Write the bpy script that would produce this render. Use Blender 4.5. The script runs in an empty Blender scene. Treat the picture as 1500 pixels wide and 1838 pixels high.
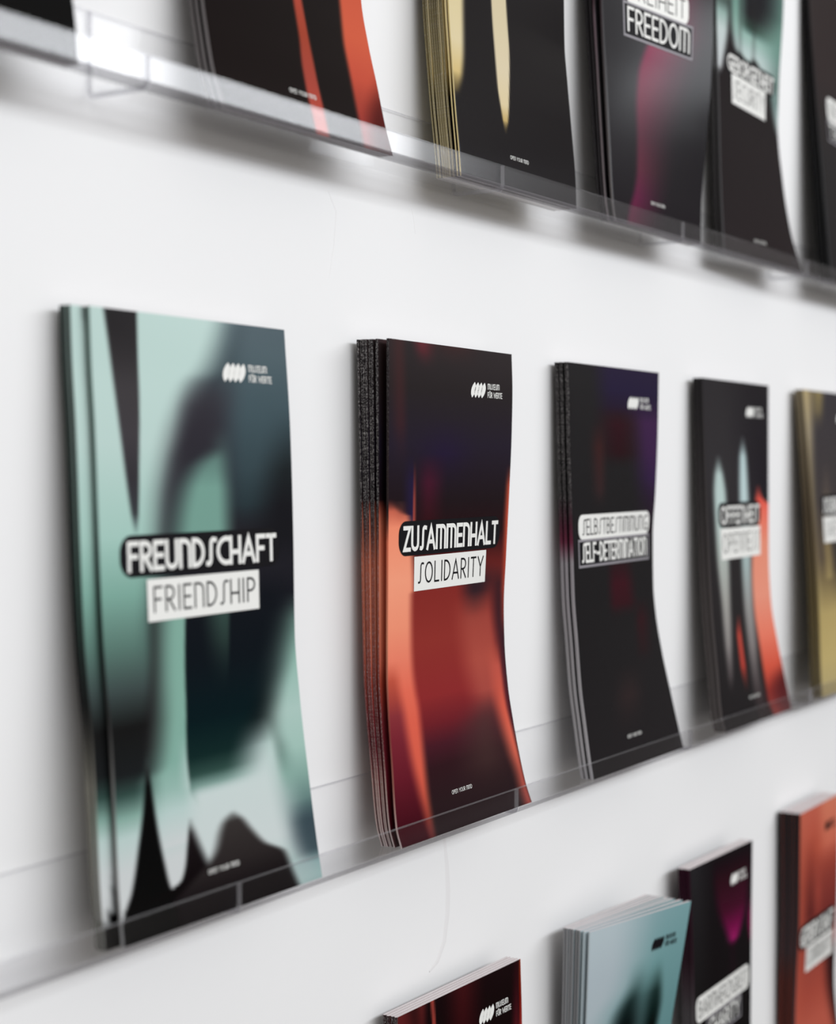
import bpy, math, random
import numpy as np

# ------------------------------------------------------------------ camera, world, lights, exposure
SC = bpy.context.scene
COL = SC.collection
Z0 = 1.45                       # height of the lens above the floor; shelf heights below are relative to it

cam_d = bpy.data.cameras.new('camera')
cam = bpy.data.objects.new('camera', cam_d)
COL.objects.link(cam)
cam_d.sensor_fit = 'HORIZONTAL'
cam_d.sensor_width = 36.0
cam_d.lens = 72.0
cam_d.clip_start = 0.01
cam.location = (0.0, -0.395, Z0)
cam.rotation_euler = (math.radians(90 - 1.5466), 0.0, math.radians(-57.867))
cam_d.dof.use_dof = True
cam_d.dof.focus_distance = 0.735
cam_d.dof.aperture_fstop = 9.0
SC.camera = cam

w = bpy.data.worlds.new('room_light')
SC.world = w
w.use_nodes = True
bg = w.node_tree.nodes['Background']
bg.inputs[0].default_value = (1.0, 0.955, 0.915, 1)
bg.inputs[1].default_value = 0.58


def area(name, loc, target, sx, sy, power, col):
    l = bpy.data.lights.new(name, 'AREA')
    l.shape = 'RECTANGLE'
    l.size, l.size_y, l.energy, l.color = sx, sy, power, col
    o = bpy.data.objects.new(name, l)
    COL.objects.link(o)
    o.location = loc
    d = np.array(target, float) - np.array(loc, float)
    d /= np.linalg.norm(d)
    from mathutils import Vector
    o.rotation_euler = Vector(d).to_track_quat('-Z', 'Y').to_euler()
    return o


area('strip_window', (1.10, -2.0, Z0 + 0.85), (1.10, 0, Z0 + 0.60), 5.2, 0.45, 62, (0.93, 0.96, 1.0))

vs = SC.view_settings
vs.view_transform = 'Standard'
vs.look = 'None'
vs.gamma = 1.0
vs.use_curve_mapping = False
vs.exposure = 0.02

# ------------------------------------------------------------------ materials


def lin(h):
    c = [int(h[i:i + 2], 16) / 255 for i in (0, 2, 4)]
    return np.array([x / 12.92 if x <= .04045 else ((x + .055) / 1.055) ** 2.4 for x in c])


def new_mat(name):
    m = bpy.data.materials.new(name)
    m.use_nodes = True
    nt = m.node_tree
    b = nt.nodes['Principled BSDF']
    return m, nt, b


def plain(name, h, rough=.5, spec=.5):
    m, nt, b = new_mat(name)
    b.inputs['Base Color'].default_value = (*lin(h), 1)
    b.inputs['Roughness'].default_value = rough
    b.inputs['Specular IOR Level'].default_value = spec
    return m


def make_print():
    m, nt, b = new_mat('printed_paper')
    a = nt.nodes.new('ShaderNodeAttribute')
    a.attribute_name = 'print'
    tc = nt.nodes.new('ShaderNodeTexCoord')
    mp = nt.nodes.new('ShaderNodeMapping')
    mp.inputs['Scale'].default_value = (4500, 4500, 1300)
    n = nt.nodes.new('ShaderNodeTexNoise')
    n.inputs['Scale'].default_value = 1.0
    n.inputs['Detail'].default_value = 2.0
    r = nt.nodes.new('ShaderNodeValToRGB')
    r.color_ramp.elements[0].position = .5
    r.color_ramp.elements[1].position = .72
    mul = nt.nodes.new('ShaderNodeMath')
    mul.operation = 'MULTIPLY'
    mix = nt.nodes.new('ShaderNodeMixRGB')
    mix.inputs[2].default_value = (.50, .47, .46, 1)
    L = nt.links.new
    L(tc.outputs['Object'], mp.inputs[0])
    L(mp.outputs[0], n.inputs['Vector'])
    L(n.outputs[0], r.inputs[0])
    L(r.outputs[0], mul.inputs[0])
    L(a.outputs['Alpha'], mul.inputs[1])
    L(mul.outputs[0], mix.inputs[0])
    L(a.outputs['Color'], mix.inputs[1])
    L(mix.outputs[0], b.inputs['Base Color'])
    b.inputs['Roughness'].default_value = .17
    b.inputs['Specular IOR Level'].default_value = .05
    return m


def make_pages():
    m, nt, b = new_mat('page_paper')
    tc = nt.nodes.new('ShaderNodeTexCoord')
    mp = nt.nodes.new('ShaderNodeMapping')
    mp.inputs['Scale'].default_value = (30, 5000, 30)
    n = nt.nodes.new('ShaderNodeTexNoise')
    n.inputs['Scale'].default_value = 1.0
    r = nt.nodes.new('ShaderNodeValToRGB')
    r.color_ramp.elements[0].color = (.42, .38, .39, 1)
    r.color_ramp.elements[1].color = (.72, .67, .67, 1)
    r.color_ramp.elements[0].position = .3
    r.color_ramp.elements[1].position = .7
    nt.links.new(tc.outputs['Object'], mp.inputs[0])
    nt.links.new(mp.outputs[0], n.inputs['Vector'])
    nt.links.new(n.outputs[0], r.inputs[0])
    nt.links.new(r.outputs[0], b.inputs['Base Color'])
    b.inputs['Roughness'].default_value = .8
    return m


def make_wall():
    m, nt, b = new_mat('white_wall_paint')
    tc = nt.nodes.new('ShaderNodeTexCoord')
    n = nt.nodes.new('ShaderNodeTexNoise')
    n.inputs['Scale'].default_value = 5.0
    n.inputs['Detail'].default_value = 4.0
    r = nt.nodes.new('ShaderNodeValToRGB')
    r.color_ramp.elements[0].color = (.80, .80, .80, 1)
    r.color_ramp.elements[1].color = (.83, .83, .83, 1)
    n2 = nt.nodes.new('ShaderNodeTexNoise')
    n2.inputs['Scale'].default_value = 160.0
    n2.inputs['Detail'].default_value = 3.0
    bp = nt.nodes.new('ShaderNodeBump')
    bp.inputs['Strength'].default_value = .06
    bp.inputs['Distance'].default_value = .001
    L = nt.links.new
    L(tc.outputs['Object'], n.inputs['Vector'])
    L(tc.outputs['Object'], n2.inputs['Vector'])
    L(n.outputs[0], r.inputs[0])
    L(r.outputs[0], b.inputs['Base Color'])
    L(n2.outputs[0], bp.inputs['Height'])
    L(bp.outputs[0], b.inputs['Normal'])
    b.inputs['Roughness'].default_value = .6
    b.inputs['Specular IOR Level'].default_value = .25
    return m


def make_acrylic(name, tint, refl, graze, rough):
    # clear acrylic sheet: lets light through with a faint grey tint, mirror-like surface
    m = bpy.data.materials.new(name)
    m.use_nodes = True
    nt = m.node_tree
    nt.nodes.remove(nt.nodes['Principled BSDF'])
    out = nt.nodes['Material Output']
    t = nt.nodes.new('ShaderNodeBsdfTransparent')
    t.inputs[0].default_value = (*tint, 1)
    g = nt.nodes.new('ShaderNodeBsdfGlossy')
    g.inputs['Roughness'].default_value = rough
    g.inputs['Color'].default_value = (1, 1, 1, 1)
    lw = nt.nodes.new('ShaderNodeLayerWeight')          # Schlick reflectance of the sheet surface
    lw.inputs[0].default_value = .5
    pw = nt.nodes.new('ShaderNodeMath')
    pw.operation = 'POWER'
    pw.inputs[1].default_value = 5.0
    ma = nt.nodes.new('ShaderNodeMath')
    ma.operation = 'MULTIPLY_ADD'
    ma.inputs[1].default_value = graze
    ma.inputs[2].default_value = refl
    mx = nt.nodes.new('ShaderNodeMixShader')
    L = nt.links.new
    L(lw.outputs['Facing'], pw.inputs[0])
    L(pw.outputs[0], ma.inputs[0])
    mu = ma
    L(mu.outputs[0], mx.inputs[0])
    L(t.outputs[0], mx.inputs[1])
    L(g.outputs[0], mx.inputs[2])
    L(mx.outputs[0], out.inputs[0])
    return m


def make_edge(name, col, mixf):
    # polished cut edge of the sheet: greyer and slightly milky
    m = bpy.data.materials.new(name)
    m.use_nodes = True
    nt = m.node_tree
    b = nt.nodes['Principled BSDF']
    out = nt.nodes['Material Output']
    b.inputs['Base Color'].default_value = (*col, 1)
    b.inputs['Roughness'].default_value = .25
    t = nt.nodes.new('ShaderNodeBsdfTransparent')
    t.inputs[0].default_value = (.9, .9, .92, 1)
    mx = nt.nodes.new('ShaderNodeMixShader')
    mx.inputs[0].default_value = mixf
    nt.links.new(t.outputs[0], mx.inputs[1])
    nt.links.new(b.outputs[0], mx.inputs[2])
    nt.links.new(mx.outputs[0], out.inputs[0])
    return m


M_PRINT = make_print()
M_PAGES = make_pages()
M_WALL = make_wall()
M_ACR = make_acrylic('clear_acrylic', (.999, .999, 1.0), .006, .6, .1)
M_LIP = make_acrylic('clear_acrylic_lip', (.985, .985, .99), .036, .5, .16)
M_EDGE = make_edge('acrylic_cut_edge', (.70, .69, .71), .25)
M_BEND = make_edge('acrylic_bend', (.22, .21, .22), .5)
M_FLOOR = plain('grey_floor', '4f4b49', .45)
M_WHITE = plain('white_ink', 'e4e4e0', .5, .3)
M_GREYINK = plain('grey_ink', '8a878c', .5, .3)
M_BLACK = plain('black_ink', '151417', .5, .05)
M_SCUFF = plain('scuffed_paint', 'e2e1e1', .7)

# ------------------------------------------------------------------ mesh helpers


def link(name, me, parent=None, loc=(0, 0, 0)):
    o = bpy.data.objects.new(name, me)
    COL.objects.link(o)
    o.location = loc
    if parent is not None:
        o.parent = parent
    return o


def mesh(name, V, F, mats, smooth=None, midx=None):
    me = bpy.data.meshes.new(name)
    me.from_pydata([tuple(map(float, v)) for v in V], [], [tuple(map(int, f)) for f in F])
    for m in (mats if isinstance(mats, (list, tuple)) else [mats]):
        me.materials.append(m)
    if smooth is not None:
        me.polygons.foreach_set('use_smooth', np.broadcast_to(np.asarray(smooth, bool), (len(F),)).copy())
    if midx is not None:
        me.polygons.foreach_set('material_index', np.asarray(midx, np.int32))
    me.update()
    return me


def boxmesh(name, x0, x1, y0, y1, z0, z1, mat):
    V = [(x, y, z) for x in (x0, x1) for y in (y0, y1) for z in (z0, z1)]
    F = [(0, 1, 3, 2), (4, 6, 7, 5), (0, 4, 5, 1), (2, 3, 7, 6), (0, 2, 6, 4), (1, 5, 7, 3)]
    return mesh(name, V, F, mat)


def tag(o, label=None, cat=None, group=None, kind=None):
    for k, v in (('label', label), ('category', cat), ('group', group), ('kind', kind)):
        if v is not None:
            o[k] = v
    return o


# ------------------------------------------------------------------ the room
wall = link('wall_back', boxmesh('wall_back', -2.2, 3.9, 0, .12, 0, 2.7, M_WALL))
tag(wall, 'plain white painted wall behind the leaflet ledges', 'wall', kind='structure')
floor = link('floor', boxmesh('floor', -2.2, 3.9, -3.4, 0.0, -.06, 0, M_FLOOR))  # out of view, added for reflections and kept dark to limit light from below
tag(floor, 'unseen grey floor added in front of the white wall for reflections', 'floor', kind='structure')

added_wall = link('added_wall_right', boxmesh('added_wall_right', 3.9, 4.0, -3.4, .12, 0, 2.7, plain('grey_wall_paint', '6e6a68', .7)))  # out of view, added so the glossy covers reflect something dark
tag(added_wall, 'unseen dark grey end wall, added to darken reflections in the covers', 'wall', kind='structure')


def ribbon(name, pts, widths, mat, y=-.00015):
    P = np.array(pts, float)
    T = np.gradient(P, axis=0)
    T /= np.linalg.norm(T, axis=1)[:, None]
    N = np.stack([-T[:, 1], T[:, 0]], 1)
    W = np.array(widths)[:, None] / 2
    a, b = P + N * W, P - N * W
    V, F = [], []
    for p, q in zip(a, b):
        c = (p + q) / 2
        V += [(p[0], 0, p[1]), (c[0], y, c[1]), (q[0], 0, q[1])]
    for i in range(len(a) - 1):
        for j in (0, 1):
            F.append((3 * i + j, 3 * i + j + 1, 3 * i + 4 + j, 3 * i + 3 + j))
    return mesh(name, V, F, mat, True)


for nm, pts, ws in (
    ('scuff_mark', [(.6514, -.1700), (.6540, -.1837), (.6549, -.1954), (.6544, -.2057), (.6515, -.2179), (.6456, -.2254), (.6385, -.2284)], [.0020, .0034, .0040, .0038, .0034, .0028, .0014]),
    ('hairline_crack', [(.5600, .1125), (.5657, .1047), (.5640, .0908), (.5605, .0769)], [.0004, .0006, .0006, .0003]),
    ('hairline_crack', [(.6235, .1135), (.6250, .1100), (.6266, .1027)], [.0004, .0005, .0003])):
    link(nm, ribbon(nm, [(a, b + Z0) for a, b in pts], ws, M_SCUFF), wall)

# ------------------------------------------------------------------ acrylic ledges
H = .210
ROWZ = {'T': .1253, 'B': -.1574, 'D': -.4440}      # top of the ledge floor, relative to the lens height
SHELF_D, SHELF_T = .0276, .0020


def ledge_mesh(length):
    t, s, r = SHELF_T, SHELF_D, .0030
    zb, zl, zt = -t, .0096, .0275
    def arc(cy, cz, rad, a0, a1, n=6):
        return [(cy + rad * math.cos(math.radians(a0 + (a1 - a0) * i / n)), cz + rad * math.sin(math.radians(a0 + (a1 - a0) * i / n))) for i in range(n + 1)]
    ri = r - t
    outer = [(0, zt)] + arc(-r, zb + r, r, 0, -90) + arc(-s + r, zb + r, r, -90, -180) + [(-s, zl)]
    inner = [(-t, zt)] + arc(-r, zb + r, ri, 0, -90) + arc(-s + r, zb + r, ri, -90, -180) + [(-s + t, zl)]
    def support(pl):
        out = [pl[0]]
        for a_, b_ in zip(pl, pl[1:]):
            d_ = math.hypot(b_[0] - a_[0], b_[1] - a_[1])
            if d_ > .003:
                f_ = .0004 / d_
                out += [(a_[0] + (b_[0] - a_[0]) * f_, a_[1] + (b_[1] - a_[1]) * f_), (b_[0] - (b_[0] - a_[0]) * f_, b_[1] - (b_[1] - a_[1]) * f_)]
            out.append(b_)
        return out
    outer, inner = support(outer), support(inner)
    n = len(outer)
    V, F, mi, sm = [], [], [], []
    for rep in (0, 1):                                  # second copy of the points carries the crisp cut edges
        for x in (0, length):
            V += [(x, y, z) for y, z in outer] + [(x, y, z) for y, z in inner]
    o0, i0, o1, i1 = 0, n, 2 * n, 3 * n
    e = 4 * n
    for j in range(n - 1):
        lip = 2 if j >= n - 4 else (3 if j >= n - 10 else 0)
        F.append((o0 + j, o0 + j + 1, o1 + j + 1, o1 + j)); mi.append(lip); sm.append(True)
        lip = 2 if lip == 3 else lip
        F.append((i0 + j, i1 + j, i1 + j + 1, i0 + j + 1)); mi.append(lip); sm.append(True)
        F.append((e + o0 + j, e + i0 + j, e + i0 + j + 1, e + o0 + j + 1)); mi.append(1); sm.append(False)
        F.append((e + o1 + j, e + o1 + j + 1, e + i1 + j + 1, e + i1 + j)); mi.append(1); sm.append(False)
    for j in (0, n - 1):
        F.append((e + o0 + j, e + o1 + j, e + i1 + j, e + i0 + j)); mi.append(1); sm.append(False)
    me = mesh('acrylic_ledge', V, F, [M_ACR, M_EDGE, M_LIP, M_BEND], sm, mi)
    return me


LEDGES = {
    'T': ([.0105, .215, .420, .6577, .8607, 1.065, 1.270], 'upper row',
          ['holding nothing, at the free end', 'under the plain black leaflets', 'under the black and red leaflets', 'under the black and gold leaflets', 'under the FREEDOM leaflets', 'under the VERTRAUEN leaflets']),
    'B': ([.0625, .267, .467, .6716, .8745, 1.078, 1.281], 'middle row',
          ['with nothing on it', 'under the spine side of the FRIENDSHIP leaflets', 'between the FRIENDSHIP and SOLIDARITY leaflets', 'under the SELF-DETERMINATION leaflets', 'under the black leaflets with pale blades', 'under the gold leaflets']),
    'D': ([.267, .469, .672, .874, 1.077, 1.280], 'lowest row',
          ['with nothing on it', 'under the dark red leaflets', 'under the turquoise leaflets', 'under the black leaflets with magenta', 'under the orange-red leaflets']),
}
for row, (seams, rn, what) in LEDGES.items():
    for i in range(len(seams) - 1):
        L = seams[i + 1] - seams[i] - .0006
        o = link('acrylic_ledge', ledge_mesh(L), None, (seams[i], -.0002, Z0 + ROWZ[row]))
        tag(o, 'clear acrylic J-shaped ledge of the %s, %s' % (rn, what[i]), 'ledge', 'clear acrylic ledges on the wall')

# ------------------------------------------------------------------ leaflet surfaces


def pch(xs, ys):
    o = np.argsort(xs)
    xs = np.array(xs, float)[o]
    ys = np.array(ys, float)[o]
    n = len(xs)
    h = np.diff(xs)
    dl = np.diff(ys) / h
    m = np.zeros(n)
    m[0], m[-1] = dl[0], dl[-1]
    for i in range(1, n - 1):
        if dl[i - 1] * dl[i] > 0:
            m[i] = 3 * (h[i] + h[i - 1]) / ((2 * h[i] + h[i - 1]) / dl[i - 1] + (h[i] + 2 * h[i - 1]) / dl[i])

    def f(x):
        x = np.clip(np.asarray(x, float), xs[0], xs[-1])
        i = np.clip(np.searchsorted(xs, x, side='right') - 1, 0, n - 2)
        t = (x - xs[i]) / h[i]
        return ((2 * t**3 - 3 * t**2 + 1) * ys[i] + (t**3 - 2 * t**2 + t) * h[i] * m[i] + (-2 * t**3 + 3 * t**2) * ys[i + 1] + (t**3 - t**2) * h[i] * m[i + 1])
    return f


# stack: (row, left x, right x, depth from the wall along the left edge [(height mm, depth mm)], same along the right edge)
PROF = {
    'B1':('B',.4076,.5195,[(0,25.4),(20,23.2),(45,21.9),(70,20.3),(86,18.4),(103,16.8),(171,13.8),(192,12.4),(210,11.7)],[(0,25.4),(12,23.2),(35,19.6),(69,14.9),(93,12.6),(130,12.0),(170,10.7),(210,7.8)]),
    'B2':('B',.5759,.6888,[(0,25.4),(8,23.0),(33,20.9),(56,19.2),(72,18.5),(133,18.8),(171,19.0),(210,19.1)],[(0,25.4),(8,22.4),(23,18.5),(39,15.1),(54,12.5),(75,10.6),(91,10.2),(115,11.4),(146,13.1),(172,14.3),(193,14.7),(210,14.2)]),
    'B3':('B',.7537,.8677,[(0,25.4),(8,24.0),(28,21.0),(45,18.6),(70,16.4),(90,14.6),(112,13.7),(140,12.7),(168,11.7),(196,11.0),(210,10.3)],[(0,25.4),(10,22.7),(35,16.5),(53,12.2),(75,8.2),(91,6.7),(119,6.3),(144,7.8),(175,9.0),(210,9.5)]),
    'B4':('B',.9298,1.0440,[(0,25.4),(9,23.2),(38,20.2),(71,16.8),(137,13.0),(190,10.6),(210,9.8)],[(0,25.4),(19,21.1),(44,15.6),(69,11.2),(98,9.4),(135,9.0),(210,8.5)]),
    'B5':('B',1.107,1.221,[(0,24.6),(20,23.4),(58,22.0),(96,19.6),(153,15.0),(210,9.9)],[(0,25.4),(30,19),(60,13),(100,10),(210,9)]),
    'T0':('T',.277,.389,[(0,25.4),(20,23),(100,14),(210,10)],[(0,25.4),(10,24.6),(21,23.0),(80,15),(210,10)]),
    'T1':('T',.4609,.5695,[(0,25.4),(15,20.6),(27,18.2),(39,16.2),(90,12),(210,11)],[(0,25.4),(12,21.8),(30,17.5),(46,13.5),(65,9.9),(110,7.5),(210,8)]),
    'T2':('T',.6233,.7335,[(0,25.4),(12,24.4),(28,22.8),(52,20.8),(76,19.1),(130,17.5),(210,17)],[(0,25.4),(12,25.0),(40,22.5),(62,20.3),(81,18.7),(103,18.3),(210,16)]),
    'T3':('T',.7775,.8895,[(0,25.4),(10,23.8),(42,21.4),(79,19.1),(113,17.1),(210,14)],[(0,25.2),(19,25.4),(60,28.7),(91,30.9),(138,32.3),(210,28)]),
    'T4':('T',.949,1.0615,[(0,15.0),(16,14.3),(54,12.7),(88,11.8),(154,9.7),(210,9)],[(0,25.2),(27,17.1),(60,11.3),(97,7.6),(126,8.2),(180,10.9),(210,11)]),
    'T5':('T',1.122,1.234,[(0,24.6),(11,23.4),(80,17.1),(137,12.0),(195,7.5),(210,7.0)],[(0,25.4),(60,14),(120,9),(210,8)]),
    'D1':('D',.591,.6937,[(0,25.4),(40,20),(90,14.5),(150,13.2),(210,13.2)],[(0,25.4),(40,21),(90,18),(150,17.9),(179,17.7),(210,16.8)]),
    'D2':('D',.752,.836,[(0,25.4),(60,20),(120,20.5),(163,22.8),(210,24.5)],[(0,25.4),(60,24),(110,27.5),(141,32.3),(175,38.0),(210,43.7)]),
    'D3':('D',.900,.993,[(0,25.4),(60,21),(120,19.2),(165,17.9),(210,15.6)],[(0,25.4),(50,19.5),(94,18.1),(143,18.2),(210,18.6)]),
    'D4':('D',1.085,1.168,[(0,25.4),(30,19),(67,14.7),(100,15.5),(139,17.1),(210,17.4)],[(0,25.4),(40,18),(80,14.5),(140,16.5),(210,17)]),
}

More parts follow.
